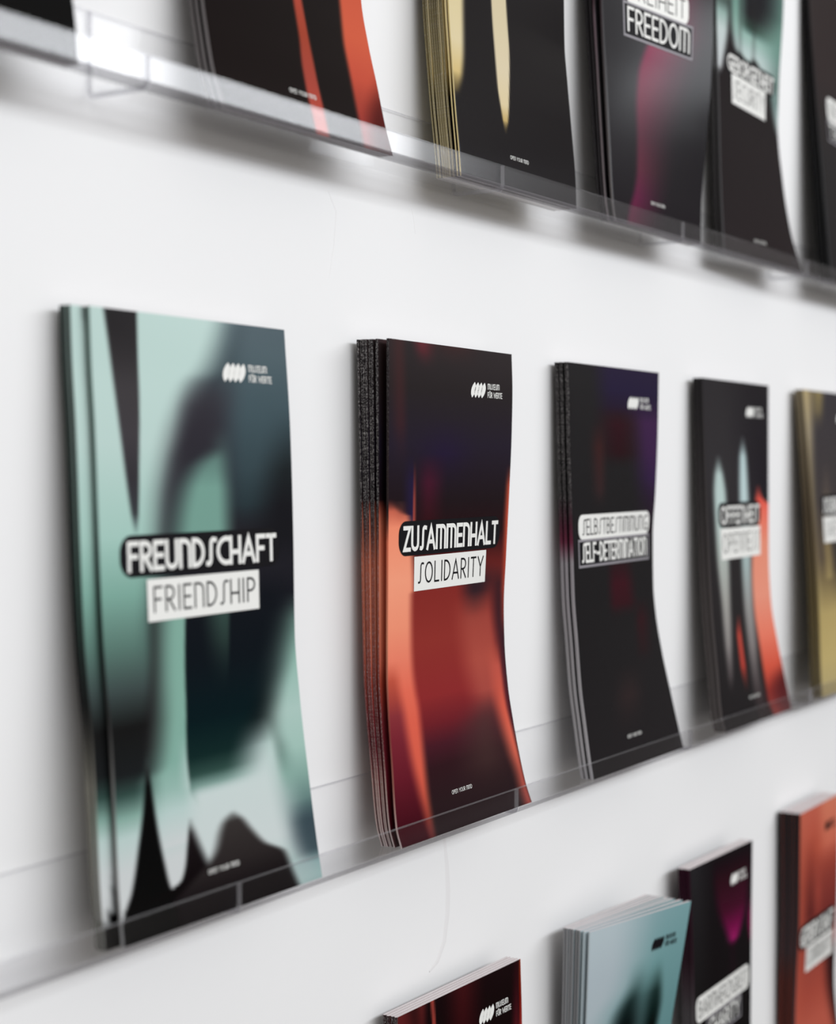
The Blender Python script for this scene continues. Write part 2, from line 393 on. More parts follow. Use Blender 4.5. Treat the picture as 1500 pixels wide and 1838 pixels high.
# printed artwork: soft-edged blades (left edge, right edge as (v, u) points, softness, colour along v)
ART = {
 'B1': [
  (None,None,.0,.0,[(-.028,'c6c7c7',1),(.112,'c4c9c9',1),(.166,'b4c8c4',1),(.197,'83a59a',1),(.233,'364b46',1),(.264,'232526',1),(.336,'202020',1),(.394,'3f4a49',1),(.462,'59766d',1),(.545,'7ba497',1),(.637,'a0c2b8',1),(.785,'b6cdc7',1),(1.018,'b7cec8',1)]),
  ([(.469,.242),(.53,.259),(.639,.29),(.7,.304),(.744,.329),(.794,.365),(.842,.416),(.889,.483),(.918,.566),(.963,.63),(1.008,.675)],None,.1216,.0029,[(.403,'202226',0),(.499,'222328',1),(.53,'25252a',1),(.627,'29282c',1),(.7,'2e2d33',1),(.803,'35343a',1),(.861,'3b3d43',1),(.911,'3c474c',1),(1.008,'3c4a50',1)]),
  ([(.636,.625),(.79,.64),(.884,.674),(1.01,.724)],None,.1158,.0029,[(.626,'242629',0),(.682,'2f3a3e',1),(.744,'3a484d',1),(.837,'44545a',1),(.947,'4a5a60',1),(1.023,'4a585f',1)]),
  ([(.609,.801),(.664,.825),(.728,.861),(.824,.935)],None,.1158,.0029,[(.569,'222226',0),(.623,'222225',1),(.68,'222225',1),(.744,'262a2c',1),(.857,'2d3538',0)]),
  ([(.636,.311),(.7,.33),(.759,.361),(.803,.402),(.849,.426),(.894,.47)],[(.635,.35),(.694,.373),(.735,.403),(.771,.47),(.814,.586),(.851,.611),(.889,.656)],.0724,.1013,[(.629,'2b2a2f',1),(.804,'343238',1),(.85,'353339',.8),(.906,'353339',0)]),
  ([(.635,.363),(.67,.379),(.714,.414),(.747,.467),(.784,.601)],[(.629,.63),(.697,.63),(.744,.625),(.784,.625)],.0869,.0637,[(.632,'739a8e',1),(.713,'739a8e',1),(.759,'66887f',.9),(.821,'566f69',0)]),
  ([(.638,.168),(.658,.157),(.801,.114),(.928,.085),(1.003,.063)],[(.638,.176),(.672,.185),(.759,.196),(.874,.211),(1.004,.217)],.0174,.0087,[(.641,'6a8480',.5),(.673,'3c3f42',1),(.73,'39373b',1),(.801,'434043',1),(.873,'3e3b3d',1),(1.003,'252324',1)]),
  ([(.287,.158),(.351,.184),(.44,.216),(.561,.231)],[(.26,.194),(.347,.243),(.437,.281),(.559,.303)],.0405,.0637,[(.262,'3c4644',0),(.297,'2a2829',.8),(.349,'252224',1),(.56,'221f21',1)]),
  ([(.248,.165),(.26,.194),(.318,.232),(.407,.261),(.56,.28)],[(.181,.39),(.216,.355),(.262,.353),(.37,.37),(.556,.407)],.0869,.0116,[(.133,'c6cbcb',1),(.187,'b3c8c4',1),(.224,'92b3a9',1),(.268,'7fa79a',1),(.373,'7da597',1),(.558,'7fa799',1)]),
  ([(.212,.359),(.223,.342)],[(-.007,.968),(.013,.942),(.051,.895),(.12,.874),(.189,.849),(.274,.824),(.31,.791)],.0579,.0405,[(.047,'b4c5c2',1),(.097,'c3cccb',1),(.194,'c2cecc',1),(.259,'bccdca',1),(.308,'b9ccc8',0)]),
  ([(.05,.905),(.119,.879),(.188,.855),(.24,.835),(.276,.803),(.34,.834),(.403,.909),(.521,.956)],None,.1158,.0029,[(.012,'9db8b4',1),(.034,'8fabaa',1),(.05,'4c5f62',1),(.085,'435258',1),(.137,'5d7775',1),(.188,'7f9f96',1),(.24,'9bbab0',1),(.308,'a5c0b8',1),(.403,'8db2a6',1),(.47,'82a99b',.8),(.521,'86ad9f',0)]),
  ([(.036,.942),(.073,.904),(.118,.889)],None,.0724,.0029,[(.031,'6a8284',0),(.055,'3f4d53',.9),(.108,'3a484f',.9),(.147,'3e4d54',0)]),
  ([(.22,.356),(.262,.351),(.37,.37),(.556,.407)],[(.192,.628),(.222,.652),(.282,.718),(.342,.812),(.404,.887),(.47,.942),(.538,.968)],.0116,.1448,[(.198,'b9cbc8',0),(.216,'5f8278',.7),(.235,'2c453f',.95),(.265,'1c2d2c',1),(.326,'172225',1),(.418,'1b1f23',1),(.521,'1e2024',1),(.567,'212226',0)]),
  ([(.358,.551),(.423,.539),(.52,.522)],[(.356,.582),(.419,.612),(.516,.628)],.0724,.0174,[(.357,'1c2628',0),(.453,'33443f',.8),(.518,'3d524d',1)]),
  ([(.026,-0.006),(.052,.022),(.08,.057),(.149,.099),(.22,.134),(.284,.155)],[(.036,.371),(.055,.251),(.066,.233),(.107,.213),(.17,.189),(.232,.173),(.284,.16)],.0145,.0174,[(-.007,'151314',1),(.084,'131112',1),(.239,'151314',1),(.263,'2e3030',.9),(.284,'4c5654',.2)]),
  ([(.015,-0.01),(.048,.232),(.051,.254),(.053,.014),(.055,.097),(.075,.286),(.126,.323),(.165,.34)],[(.042,.641),(.068,.494),(.085,.421),(.103,.4),(.134,.37),(.164,.341)],.0145,.029,[(.025,'151314',1),(.145,'231f20',1),(.167,'3a3c3b',.5)]),
  ([(.046,.249),(.064,.326),(.087,.42),(.103,.457),(.137,.494),(.154,.528),(.159,.559)],[(-.018,.882),(.03,.842),(.066,.815),(.093,.711),(.12,.653),(.145,.605),(.159,.564)],.0405,.029,[(-.023,'1a1819',1),(.036,'201d1e',1),(.079,'2e2a2a',1),(.143,'393534',1),(.161,'4a4a49',.4)]),
 ],
 'B2': [
  (None,None,.0,.0,[(-.023,'2a2022',1),(.056,'2d2224',1),(.132,'332024',1),(.176,'47222a',1),(.22,'6b262c',1),(.276,'882f30',1),(.391,'8b3530',1),(.494,'81302c',1),(.552,'5a2524',1),(.61,'2b1b1d',1),(.679,'261f22',1),(.793,'2b2630',1),(.907,'2e2a2b',1),(1.021,'363132',1)]),
  ([(.952,.242),(1.009,.199)],[(.953,.298),(1.013,.299)],.0667,.0953,[(.941,'3a2e2f',0),(.982,'6a2f35',.8),(1.014,'83343c',.9)]),
  ([(.956,.377),(1.015,.356)],[(.963,.626),(1.0,.629)],.1429,.1429,[(.95,'352e2e',0),(1.023,'4d2d2d',.9)]),
  ([(.746,.083),(.975,.049)],[(.746,.115),(.977,.102)],.0857,.0476,[(.732,'2d2830',0),(.832,'4a2a2c',.9),(.99,'4c3030',.8)]),
  ([(.701,.295),(.835,.288)],[(.699,.58),(.838,.567)],.1905,.1905,[(.685,'241e24',0),(.776,'2a2238',.9),(.851,'2c2438',0)]),
  ([(.642,.253),(.761,.246)],[(.641,.369),(.761,.383)],.0715,.0953,[(.636,'3a1c20',.8),(.716,'4a2030',.9),(.776,'4a2030',0)]),
  ([(.63,.141),(.76,.136)],[(.629,.192),(.761,.185)],.0572,.0143,[(.629,'2a2440',1),(.717,'2a2440',.9),(.775,'2a2440',0)]),
  ([(.629,.184),(.761,.187)],[(.628,.204),(.761,.202)],.0095,.0191,[(.629,'a04a40',1),(.687,'96453f',.9),(.761,'8a3a3a',0)]),
  (None,[(-.004,.222),(.042,.238),(.089,.236),(.185,.232),(.249,.226),(.298,.205),(.347,.19),(.395,.182),(.491,.179),(.5,.198),(.6,.176),(.65,.152),(.656,.107),(.668,.064),(.683,.031)],.0048,.0381,[(-.004,'b55a50',1),(.042,'c05442',1),(.137,'cf5c49',1),(.233,'d5604d',1),(.298,'dc6a55',1),(.363,'e37e66',1),(.427,'e88f72',1),(.523,'ec9a7c',1),(.629,'e88a6c',1),(.662,'d06a54',.9),(.686,'8a3a34',0)]),
  ([(.665,.069),(.689,.042)],[(.656,.129),(.662,.118)],.0476,.0381,[(.63,'d06a54',0),(.659,'8a4a40',.5),(.68,'3a2a2c',.6)]),
  (None,[(.003,.215),(.038,.208),(.094,.177),(.161,.14),(.225,.118),(.257,.108),(.306,.084),(.351,.068)],.0048,.0476,[(-.002,'3a1a20',1),(.045,'451b22',1),(.128,'62222c',1),(.209,'742b34',1),(.254,'83353a',1),(.287,'a0443c',1),(.325,'b5503f',.9),(.364,'c4624e',0)]),
  ([(.404,.694),(.457,.644),(.516,.614)],[(.402,.745),(.45,.826),(.507,.89)],.0953,.1429,[(.396,'6a322f',0),(.437,'4a2a2c',.8),(.484,'35262b',1),(.501,'33252a',1),(.543,'33252a',0)]),
  ([(.251,.69),(.322,.642),(.443,.581)],[(.22,.904),(.305,.928),(.43,.886)],.1191,.0667,[(.194,'4a2f30',0),(.227,'7a3d3a',.7),(.261,'a14a42',1),(.331,'a84e43',1),(.419,'a04a40',.8),(.478,'a04a40',0)]),
  ([(.075,.583),(.174,.597),(.236,.656)],[(.052,.854),(.153,.874),(.22,.904)],.1905,.1905,[(.032,'2e2526',0),(.113,'42302f',.8),(.196,'4c3534',.8),(.245,'56403e',0)]),
  ([(.029,1.008),(.107,1.019),(.179,.994),(.268,.966),(.34,.946),(.412,.909),(.518,.873)],None,.0667,.0048,[(.007,'331d24',1),(.25,'33222a',1),(.394,'38232a',1),(.49,'3c2428',.9),(.532,'3c2428',0)]),
  ([(.003,.953),(.057,.954),(.115,.925),(.186,.889),(.239,.871),(.292,.864),(.363,.837)],[(-.008,.997),(.023,.997),(.074,.994),(.145,.984),(.216,.961),(.287,.951),(.393,.93)],.0667,.0238,[(-.006,'c2564c',1),(.112,'d06450',1),(.219,'c95a48',1),(.307,'bd574a',.9),(.36,'b05040',0)]),
  ([(.374,.974),(.462,.979),(.472,.976),(.517,.98),(.632,.972),(.746,.981)],None,.0333,.0048,[(.349,'402428',0),(.409,'8a3a30',.7),(.497,'ac4636',1),(.583,'bb4e3a',1),(.707,'c2523c',1),(.755,'b04a38',0)]),
 ],
 'B3': [
  (None,None,.0,.0,[(-.007,'282627',1),(.386,'232223',1),(.663,'252425',1),(1.025,'2a292a',1)]),
  ([(.894,.352),(1.02,.319)],None,.1399,.007,[(.862,'2a1e28',0),(.894,'2a2032',.8),(.941,'2a243a',1),(1.02,'2e273c',.9)]),
  ([(.633,.872),(.734,.801),(.834,.729),(.932,.681)],None,.1749,.007,[(.498,'252224',0),(.599,'2c1f2a',.6),(.717,'352444',1),(.784,'3d2747',1),(.866,'3f2848',1),(.932,'35274a',0)]),
  ([(.751,.392),(.878,.365)],[(.751,.705),(.883,.682)],.1749,.1749,[(.741,'242122',0),(.783,'2d1b1f',1),(.858,'331c22',1),(.903,'331c22',0)]),
  ([(.656,.274),(.829,.254)],[(.655,.363),(.83,.357)],.084,.07,[(.634,'262425',0),(.688,'38292a',1),(.798,'3e2626',1),(.861,'3e2626',0)]),
  ([(.372,.436),(.494,.434)],[(.359,.742),(.487,.677)],.07,.0979,[(.359,'262223',0),(.398,'351b20',1),(.451,'3c1b22',1),(.51,'38191f',.4)]),
  ([(.255,.704),(.401,.764)],[(.248,.83),(.396,.883)],.07,.0979,[(.233,'282526',0),(.268,'2c2022',.8),(.349,'341d21',1),(.405,'331b1f',0)]),
  ([(.084,.37),(.236,.469)],[(.073,.519),(.226,.633)],.1749,.1749,[(.063,'2a2627',0),(.169,'372b2b',.9),(.246,'352a2a',0)]),
 ],
 'B4': [
  (None,None,.0,.0,[(.018,'262425',1),(.486,'2c2a2b',1),(.73,'333133',1),(1.008,'302e30',1)]),
  ([(.613,.699),(.861,.551),(1.043,.499)],None,.3738,.0093,[(.582,'2b2829',0),(.676,'1f1c22',.9),(1.013,'232124',.8)]),
  ([(.09,.151),(.207,.153),(.325,.162),(.503,.124),(.668,.114),(.727,.137),(.78,.189)],[(.088,.186),(.203,.233),(.319,.286),(.498,.307),(.666,.29),(.726,.255),(.78,.202)],.0467,.0467,[(.089,'2c2829',0),(.147,'5b5354',.9),(.234,'8a8583',1),(.352,'9c9b96',1),(.471,'aab1ab',1),(.62,'b6c9c5',1),(.726,'b3c6c2',1),(.783,'9fb0ad',.3)]),
  ([(.039,.491),(.189,.505),(.31,.522),(.481,.523),(.652,.511),(.769,.524),(.836,.569)],[(.029,.637),(.122,.609),(.303,.668),(.477,.675),(.651,.653),(.769,.626),(.836,.582)],.0467,.0467,[(.028,'332c2d',.8),(.095,'4c4445',.9),(.216,'7d7776',1),(.337,'939391',1),(.46,'a2b3b2',1),(.615,'b8cccc',1),(.781,'b9cfd0',1),(.839,'a9bcbc',.3)]),
  ([(.088,.376),(.167,.35),(.256,.358),(.309,.403)],[(.085,.415),(.133,.417),(.224,.417),(.308,.423)],.028,.028,[(.087,'5a2a28',0),(.165,'b24238',1),(.255,'c24a3e',1),(.314,'a03a34',.4)]),
  ([(-.008,.732),(.057,.681),(.21,.687),(.365,.684),(.476,.7),(.612,.826),(.65,.779),(.687,.802)],[(.627,1.174),(.638,.98),(.655,.886),(.687,.837)],.0374,.028,[(-.01,'b05048',1),(.076,'9c3a32',1),(.142,'c95441',1),(.233,'dd7660',1),(.357,'e3937c',1),(.514,'e48f76',1),(.609,'e5705d',1),(.649,'dd574b',1),(.69,'b84840',.4)]),
  ([(-.014,.814),(.053,.742),(.107,.863),(.147,1.05)],None,.2056,.0093,[(.027,'52262a',.9),(.096,'4a1c1e',.9),(.171,'4a1c1e',0)]),
 ],
 'B5': [
  (None,None,.0,.0,[(-.003,'a79970',1),(.122,'b8a56e',1),(.266,'b09c66',1),(.375,'7a6a48',1),(.448,'54483a',1),(.634,'3d3838',1),(1.029,'3a373b',1)]),
  (None,[(.384,.039),(.503,.04),(.74,.064),(.919,.123),(1.015,.142)],.0143,.1143,[(.268,'b5a36c',1),(.414,'8b7c5a',1),(.532,'7d6f55',1),(.68,'86795c',1),(.859,'a2957a',1),(1.015,'b3a176',1)]),
  ([(.878,.206),(1.017,.217)],[(.879,.287),(1.02,.362)],.2,.0857,[(.86,'4a443e',0),(.933,'a08d58',.8),(1.018,'b19c60',1)]),
  ([(.438,.257),(.498,.236),(.752,.311)],[(.434,.395),(.496,.37),(.752,.399)],.1143,.1143,[(.376,'b8a46a',.8),(.497,'a08a58',.8),(.679,'5b5048',.8),(.77,'5b5048',0)]),
  ([(.312,.387),(.494,.439)],None,.1429,.0143,[(.282,'80714c',0),(.403,'3f3830',.9),(.506,'2d2b2c',.9)]),
 ],
 'T0': [
  (None,None,.0,.0,[(-.082,'101010',1),(.004,'0c0b0c',1)]),
 ],
 'T1': [
  (None,None,.0,.0,[(-.066,'1d1818',1),(.221,'1c1818',1)]),
  ([(-.013,.508),(.047,.519),(.123,.519),(.188,.533),(.25,.53),(.282,.534)],[(-.006,.591),(.055,.602),(.115,.596),(.179,.592),(.257,.583),(.288,.58)],.017,.0136,[(-.01,'b2493e',1),(.111,'9a4338',1),(.191,'96402f',1),(.285,'a8473a',1)]),
  ([(.003,.808),(.057,.822),(.122,.822),(.188,.822),(.29,.844),(.323,.846)],None,.0204,.0034,[(.003,'8a3030',1),(.09,'9c3f33',1),(.139,'b64c3a',1),(.222,'c2583f',1),(.323,'c0563f',1)]),
  ([(-.006,.861),(.063,.894),(.101,.942),(.161,1.03)],None,.0748,.0034,[(.028,'3c1414',.9),(.101,'4e1a18',.85),(.187,'5a1f1c',0)]),
 ],
 'T2': [
  (None,None,.0,.0,[(-.057,'232122',1),(.406,'1f1d1e',1)]),
  ([(.127,.384),(.165,.371),(.225,.353),(.316,.35),(.406,.344),(.465,.331)],[(.127,.398),(.155,.422),(.203,.444),(.33,.478),(.422,.469),(.48,.45)],.0142,.0142,[(.124,'6a5a3a',.2),(.15,'b9a068',1),(.184,'d0c09a',1),(.261,'cfc2a4',1),(.354,'ccbf9f',1),(.473,'cbbd9c',1)]),
  (None,[(.174,.027),(.213,.067),(.272,.095),(.378,.114),(.437,.119)],.0047,.0285,[(.162,'2a2624',0),(.181,'8a7748',.6),(.219,'c9b27a',1),(.287,'d2c49e',1),(.437,'cfc094',1)]),
 ],
 'T3': [
  (None,None,.0,.0,[(-.027,'1f1c1f',1),(.297,'2c2b2d',1),(.578,'2a292b',1)]),
  ([(-.013,.11),(.034,.166),(.091,.241),(.144,.274),(.23,.281),(.297,.277),(.384,.3),(.433,.344),(.502,.44)],[(-.002,.291),(.082,.363),(.155,.413),(.243,.439),(.338,.529),(.453,.642),(.532,.728)],.0355,.3042,[(-.007,'62243c',1),(.077,'72264a',1),(.15,'6b3142',1),(.236,'622f3f',1),(.344,'6f2b40',1),(.437,'7b2544',1),(.534,'8a2748',1)]),
 ],
 'T4': [
  (None,None,.0,.0,[(.065,'272223',1),(.777,'232122',1)]),
  (None,[(.528,.018),(.545,.051),(.588,.098),(.663,.157),(.734,.179),(.791,.186)],.0093,.0465,[(.523,'6a6c6e',.3),(.55,'c2c6c8',1),(.663,'bcc8c6',1),(.71,'8fa8a1',1),(.745,'4b5a55',1),(.78,'56645f',1)]),
  ([(.412,1.046),(.465,.954),(.51,.908),(.543,.876),(.586,.829),(.602,.706),(.617,.398),(.617,.498),(.617,.626),(.621,.311),(.651,.252),(.694,.222),(.783,.209)],None,.0651,.0093,[(.423,'b9c6c3',1),(.532,'97adac',1),(.586,'a9bfba',1),(.617,'b9c8c5',1),(.64,'b2c4c1',1),(.677,'95b3aa',1),(.727,'7fa397',1),(.783,'6c9286',1)]),
  ([(.492,.981),(.562,.943),(.629,.896),(.699,.87),(.791,.843)],None,.279,.0093,[(.468,'8aa39e',0),(.527,'4a625c',.9),(.584,'3c534c',1),(.653,'587a70',1),(.745,'64897d',.9),(.815,'5f8679',0)]),
  ([(.685,.667),(.69,.541),(.692,.406),(.735,.378),(.816,.378)],[(.686,.692),(.712,.737),(.751,.803),(.796,.88),(.883,.907)],.1116,.279,[(.675,'a5bab5',0),(.694,'54706a',.7),(.711,'2f4039',.95),(.752,'232325',1),(.837,'222226',1)]),
  ([(.558,.447),(.598,.498),(.629,.548)],[(.585,.708),(.615,.652),(.632,.573)],.0465,.0465,[(.571,'232122',1),(.618,'232122',1),(.633,'2a2b2a',.6)]),
  ([(.536,.244),(.589,.31),(.629,.336)],[(.563,.499),(.6,.41),(.632,.36)],.0465,.0465,[(.55,'232122',1),(.612,'232122',1),(.633,'2a2b2a',.6)]),
 ],
 'T5': [
  (None,None,.0,.0,[(.02,'242324',1),(.406,'242324',1),(.699,'302929',1),(.989,'312b2b',1)]),
 ],
 'D1': [
  (None,None,.0,.0,[(.939,'1e1718',1),(1.079,'241a1b',1)]),
  (None,[(.972,.12),(1.005,.097)],.0045,.0901,[(.972,'5e2626',.9),(1.03,'6a2a2a',.9)]),
  ([(.967,.159),(1.002,.152)],[(.96,.206),(.999,.207)],.054,.036,[(.963,'5a2424',.9),(1.02,'6a2a2a',.9)]),
  ([(.953,.263),(1.006,.25)],[(.949,.289),(1.003,.277)],.0135,.0135,[(.951,'8c3c35',1),(1.02,'8f3d36',1)]),
  ([(.93,.43),(1.005,.433)],[(.91,.58),(.986,.585)],.1126,.1351,[(.92,'3d1a1c',.9),(1.013,'4a1e20',.9)]),
  ([(.862,.931),(1.005,.953)],[(.857,.968),(1.001,.986)],.045,.027,[(.86,'5e2026',.9),(1.006,'3a181c',.5)]),
  ([(.856,.977),(1.01,.993)],None,.0135,.0045,[(.856,'8a2c28',1),(.916,'7a2018',1),(1.016,'bb4a26',1)]),
 ],
 'D2': [
  (None,None,.0,.0,[(.751,'a7b3b8',1),(.876,'a9b5bb',1),(.989,'b0bdc2',1)]),
  ([(.753,.238),(.783,.284),(.834,.431),(.908,.49),(1.04,.476)],None,.3129,.007,[(.753,'6a9091',1),(.869,'71999a',1),(.952,'7d9fa2',1),(1.036,'8aa4aa',1)]),
  ([(.689,.849),(.825,.809),(1.034,.737)],None,.2781,.007,[(.689,'648c8e',.9),(1.017,'7aa0a3',.9)]),
  ([(.738,.288),(.766,.323),(.798,.401),(.842,.483),(.893,.507)],[(.706,.594),(.78,.579),(.835,.558),(.891,.529)],.1251,.153,[(.732,'171e1e',1),(.789,'1d2a29',.95),(.839,'395250',.7),(.895,'5b8280',0)]),
  ([(.702,.632),(.761,.635),(.812,.666),(.863,.697)],[(.682,.809),(.742,.82),(.799,.796),(.857,.762)],.1112,.0556,[(.702,'121b1a',1),(.789,'1f2f2d',.95),(.833,'3f5a58',.7),(.877,'587c7b',0)]),
 ],
 'D3': [
  (None,None,.0,.0,[(.53,'191718',1),(1.032,'1e1b1d',1)]),
  (None,[(.537,.17),(.97,.227)],.01,.1999,[(.553,'1c1b1b',.9),(1.014,'2b2a2c',.9)]),
  ([(.719,.644),(.769,.558),(.865,.409),(.986,.351)],[(.712,.689),(.754,.789),(.834,.915),(.97,.963)],.08,.08,[(.716,'501030',.2),(.74,'93205e',1),(.782,'6a1842',1),(.832,'421429',1),(.93,'32131f',.8),(.994,'2a131c',0)]),
  ([(.696,.985),(.767,.935),(.83,.954)],None,.04,.01,[(.681,'3a1020',0),(.707,'8a2050',.9),(.786,'7a1c4a',.9),(.852,'7a1c4a',0)]),
 ],
 'D4': [
  (None,None,.0,.0,[(.279,'b25848',1),(.384,'a74c3e',1),(.538,'93443a',1),(.634,'74302c',1),(.746,'8a3c33',1),(.856,'b1523f',1),(.994,'bd5f4d',1)]),
  (None,[(.31,.083),(.49,.142),(.701,.174),(.999,.15)],.0144,.2163,[(.311,'bb5c4a',.9),(.52,'a84c3c',.9),(.737,'a64e3e',.9),(1.002,'bf6450',.9)]),
  ([(.656,.195),(.872,.16)],[(.641,.363),(.856,.357)],.1442,.1442,[(.578,'7a332e',0),(.654,'552422',.9),(.802,'83382f',.8),(.913,'83382f',0)]),
  ([(.636,.414),(.81,.394)],[(.624,.553),(.8,.529)],.1153,.1153,[(.558,'8a3c34',0),(.617,'8a3c34',.8),(.711,'a2493c',.8),(.823,'a2493c',0)]),
  ([(.841,.559),(.996,.512)],None,.173,.0144,[(.778,'a04a3e',0),(.853,'c96c56',.9),(.986,'cf7a60',.9)]),
  ([(.218,.924),(.283,.876),(.378,.806),(.496,.741)],None,.173,.0144,[(.218,'221516',1),(.458,'2c1518',1),(.518,'2c1518',0)]),
 ],
}


def smooth(t):
    t = np.clip(t, 0, 1)
    return t * t * (3 - 2 * t)


def artwork(k, u, v):
    u = np.asarray(u, float)
    v = np.asarray(v, float)
    out = np.zeros(u.shape + (3,))
    for n, (L, R, sl, sr, cs) in enumerate(ART[k]):
        cv = np.array([c[0] for c in cs])
        cc = np.array([[int(c[1][i:i + 2], 16) / 255 for i in (0, 2, 4)] for c in cs])
        ca = np.array([c[2] for c in cs], float)
        a = np.interp(v, cv, ca)
        if n:
            if not (cv[0] < .05 or k[0] == 'D'):
                a = np.where(v < cv[0], 0, a)
            if not (cv[-1] > .95 or k[0] == 'T'):
                a = np.where(v > cv[-1], 0, a)
        if L is not None:
            xl = pch([p[0] for p in L], [p[1] for p in L])(v) if len(L) > 2 else np.interp(v, [p[0] for p in L], [p[1] for p in L])
            sl = sl * 1.9 if sl > .02 else sl * 1.2
            a = a * smooth((u - xl) / max(sl, 1e-3) + .5)
        if R is not None:
            xr = pch([p[0] for p in R], [p[1] for p in R])(v) if len(R) > 2 else np.interp(v, [p[0] for p in R], [p[1] for p in R])
            sr = sr * 1.9 if sr > .02 else sr * 1.2
            a = a * smooth((xr - u) / max(sr, 1e-3) + .5)
        col = np.stack([np.interp(v, cv, cc[:, i]) for i in range(3)], -1)
        out = out * (1 - a[..., None]) + col * a[..., None]
    return out


def to_lin(c):
    return np.where(c <= .04045, c / 12.92, ((c + .055) / 1.055) ** 2.4)


class Surf:
    def __init__(s, k, th):
        s.row, s.x0, s.x1, l, r = PROF[k]
        s.z0 = ROWZ[s.row] + .0002
        s.W = s.x1 - s.x0
        s.l, s.r = pch(*zip(*l)), pch(*zip(*r))
        s.th = [t / 1000 for t in th]

    def depth(s, u, v, f):
        u = np.asarray(u, float)
        v = np.clip(np.asarray(v, float), 0, 1)
        uc = np.clip(u, 0, 1)
        a, b = s.l(v * 210), s.r(v * 210)
        F = (a + (b - a) * uc) / 1000
        tl, tr, bl, br = s.th
        th = (tl + (tr - tl) * uc) * v + (bl + (br - bl) * uc) * (1 - v)
        mb = .0004 + .0018 * (1 - smooth((v * 210 - 29) / 12))
        B = np.maximum(F - th, np.minimum(mb, F - .002))
        return F - f * (F - B)

    def pos(s, u, v, f, dx=0.0, lift=0.0):
        return np.stack([s.x0 + dx + u * s.W, -s.depth(u, v, f) - lift, s.z0 + v * H + 0 * u], -1)


def leaflet_cover(k, s, f0, f1, dx, nu, nv, spine, name='cover'):
    us = np.linspace(1, 0, nu + 1)
    if nu < 20:
        us = us ** 1.8
    thick = (f1 - f0) * np.mean(s.th)
    r = thick / 2 / s.W
    us = r + us * (1 - r)
    nb = 5
    na = 6
    ang = np.linspace(-90, 90, na + 1)[1:-1]
    uo = np.concatenate([us, r * (1 - np.cos(np.radians(ang))), np.linspace(r, 1, nb + 1)])
    fo = np.concatenate([np.zeros(len(us)), .5 + .5 * np.sin(np.radians(ang)), np.ones(nb + 1)])
    si = .24
    ui = np.concatenate([us, r + (r * (1 - np.cos(np.radians(ang))) - r) * (1 - 2 * si), np.linspace(r, 1, nb + 1)])
    fi = np.concatenate([np.full(len(us), si), .5 + (.5 - si) * np.sin(np.radians(ang)), np.full(nb + 1, 1 - si)])
    n = len(uo)
    vv = np.linspace(0, 1, nv + 1)
    U, Vv = np.meshgrid(uo, vv)
    Ui, _ = np.meshgrid(ui, vv)
    Fo = f0 + (f1 - f0) * np.broadcast_to(fo, U.shape)
    Fi = f0 + (f1 - f0) * np.broadcast_to(fi, U.shape)
    Po = s.pos(U, Vv, Fo, dx)
    Pi = s.pos(Ui, Vv, Fi, dx)
    # colours
    Co = np.ones(U.shape + (4,))
    Co[..., 3] = 0
    nf = len(us)
    Co[:, :nf, :3] = np.maximum(to_lin(artwork(k, U[:, :nf], Vv[:, :nf])) - .0065, .0025)
    sv = np.array([q[0] for q in spine])
    sc = np.array([[int(q[1][i:i + 2], 16) / 255 for i in (0, 2, 4)] for q in spine])
    sw = np.array([q[2] for q in spine])
    scol = to_lin(np.stack([np.interp(vv, sv, sc[:, i]) for i in range(3)], -1))
    Co[:, nf:, :3] = scol[:, None, :]
    Co[:, nf:nf + na - 1, 3] = np.interp(vv, sv, sw)[:, None]
    Ci = np.ones(U.shape + (4,)) * np.array([.66, .63, .63, 0])
    idx = lambda base, row, j: base + row * n + j
    V = np.concatenate([Po.reshape(-1, 3), Pi.reshape(-1, 3)])
    C = np.concatenate([Co.reshape(-1, 4), Ci.reshape(-1, 4)])
    N1 = n * (nv + 1)
    R, J = np.meshgrid(np.arange(nv), np.arange(n - 1), indexing='ij')
    R, J = R.ravel(), J.ravel()
    q = lambda b, r_, j_: b + r_ * n + j_
    Fo_ = np.stack([q(0, R, J), q(0, R + 1, J), q(0, R + 1, J + 1), q(0, R, J + 1)], 1)
    Fi_ = np.stack([q(N1, R, J), q(N1, R, J + 1), q(N1, R + 1, J + 1), q(N1, R + 1, J)], 1)
    # rims, on vertices of their own so the edges stay crisp
    rims, rimC = [], []
    rf = []
    base = 2 * N1
    for row in (0, nv):
        a = np.concatenate([Po[row], Pi[row]])
        rims.append(a)
        cc = np.broadcast_to(np.array([.60, .53, .53, 0.0]), (2 * n, 4)).copy()
        rimC.append(cc)
        jj = np.arange(n - 1)
        rf.append(np.stack([base + jj, base + jj + 1, base + n + jj + 1, base + n + jj], 1))
        base += 2 * n
    for col in (0, n - 1):
        a = np.concatenate([Po[:, col], Pi[:, col]])
        rims.append(a)
        rimC.append(np.concatenate([Co[:, col], Co[:, col]]) * np.array([.9, .9, .9, 0]))
        jj = np.arange(nv)
        m_ = nv + 1
        rf.append(np.stack([base + jj, base + jj + 1, base + m_ + jj + 1, base + m_ + jj], 1))
        base += 2 * m_
    V = np.concatenate([V] + rims)
    C = np.concatenate([C] + rimC)
    Fa = np.concatenate([Fo_, Fi_] + rf)
    sm = np.zeros(len(Fa), bool)
    sm[:len(Fo_) + len(Fi_)] = True
    return V, C, Fa, sm


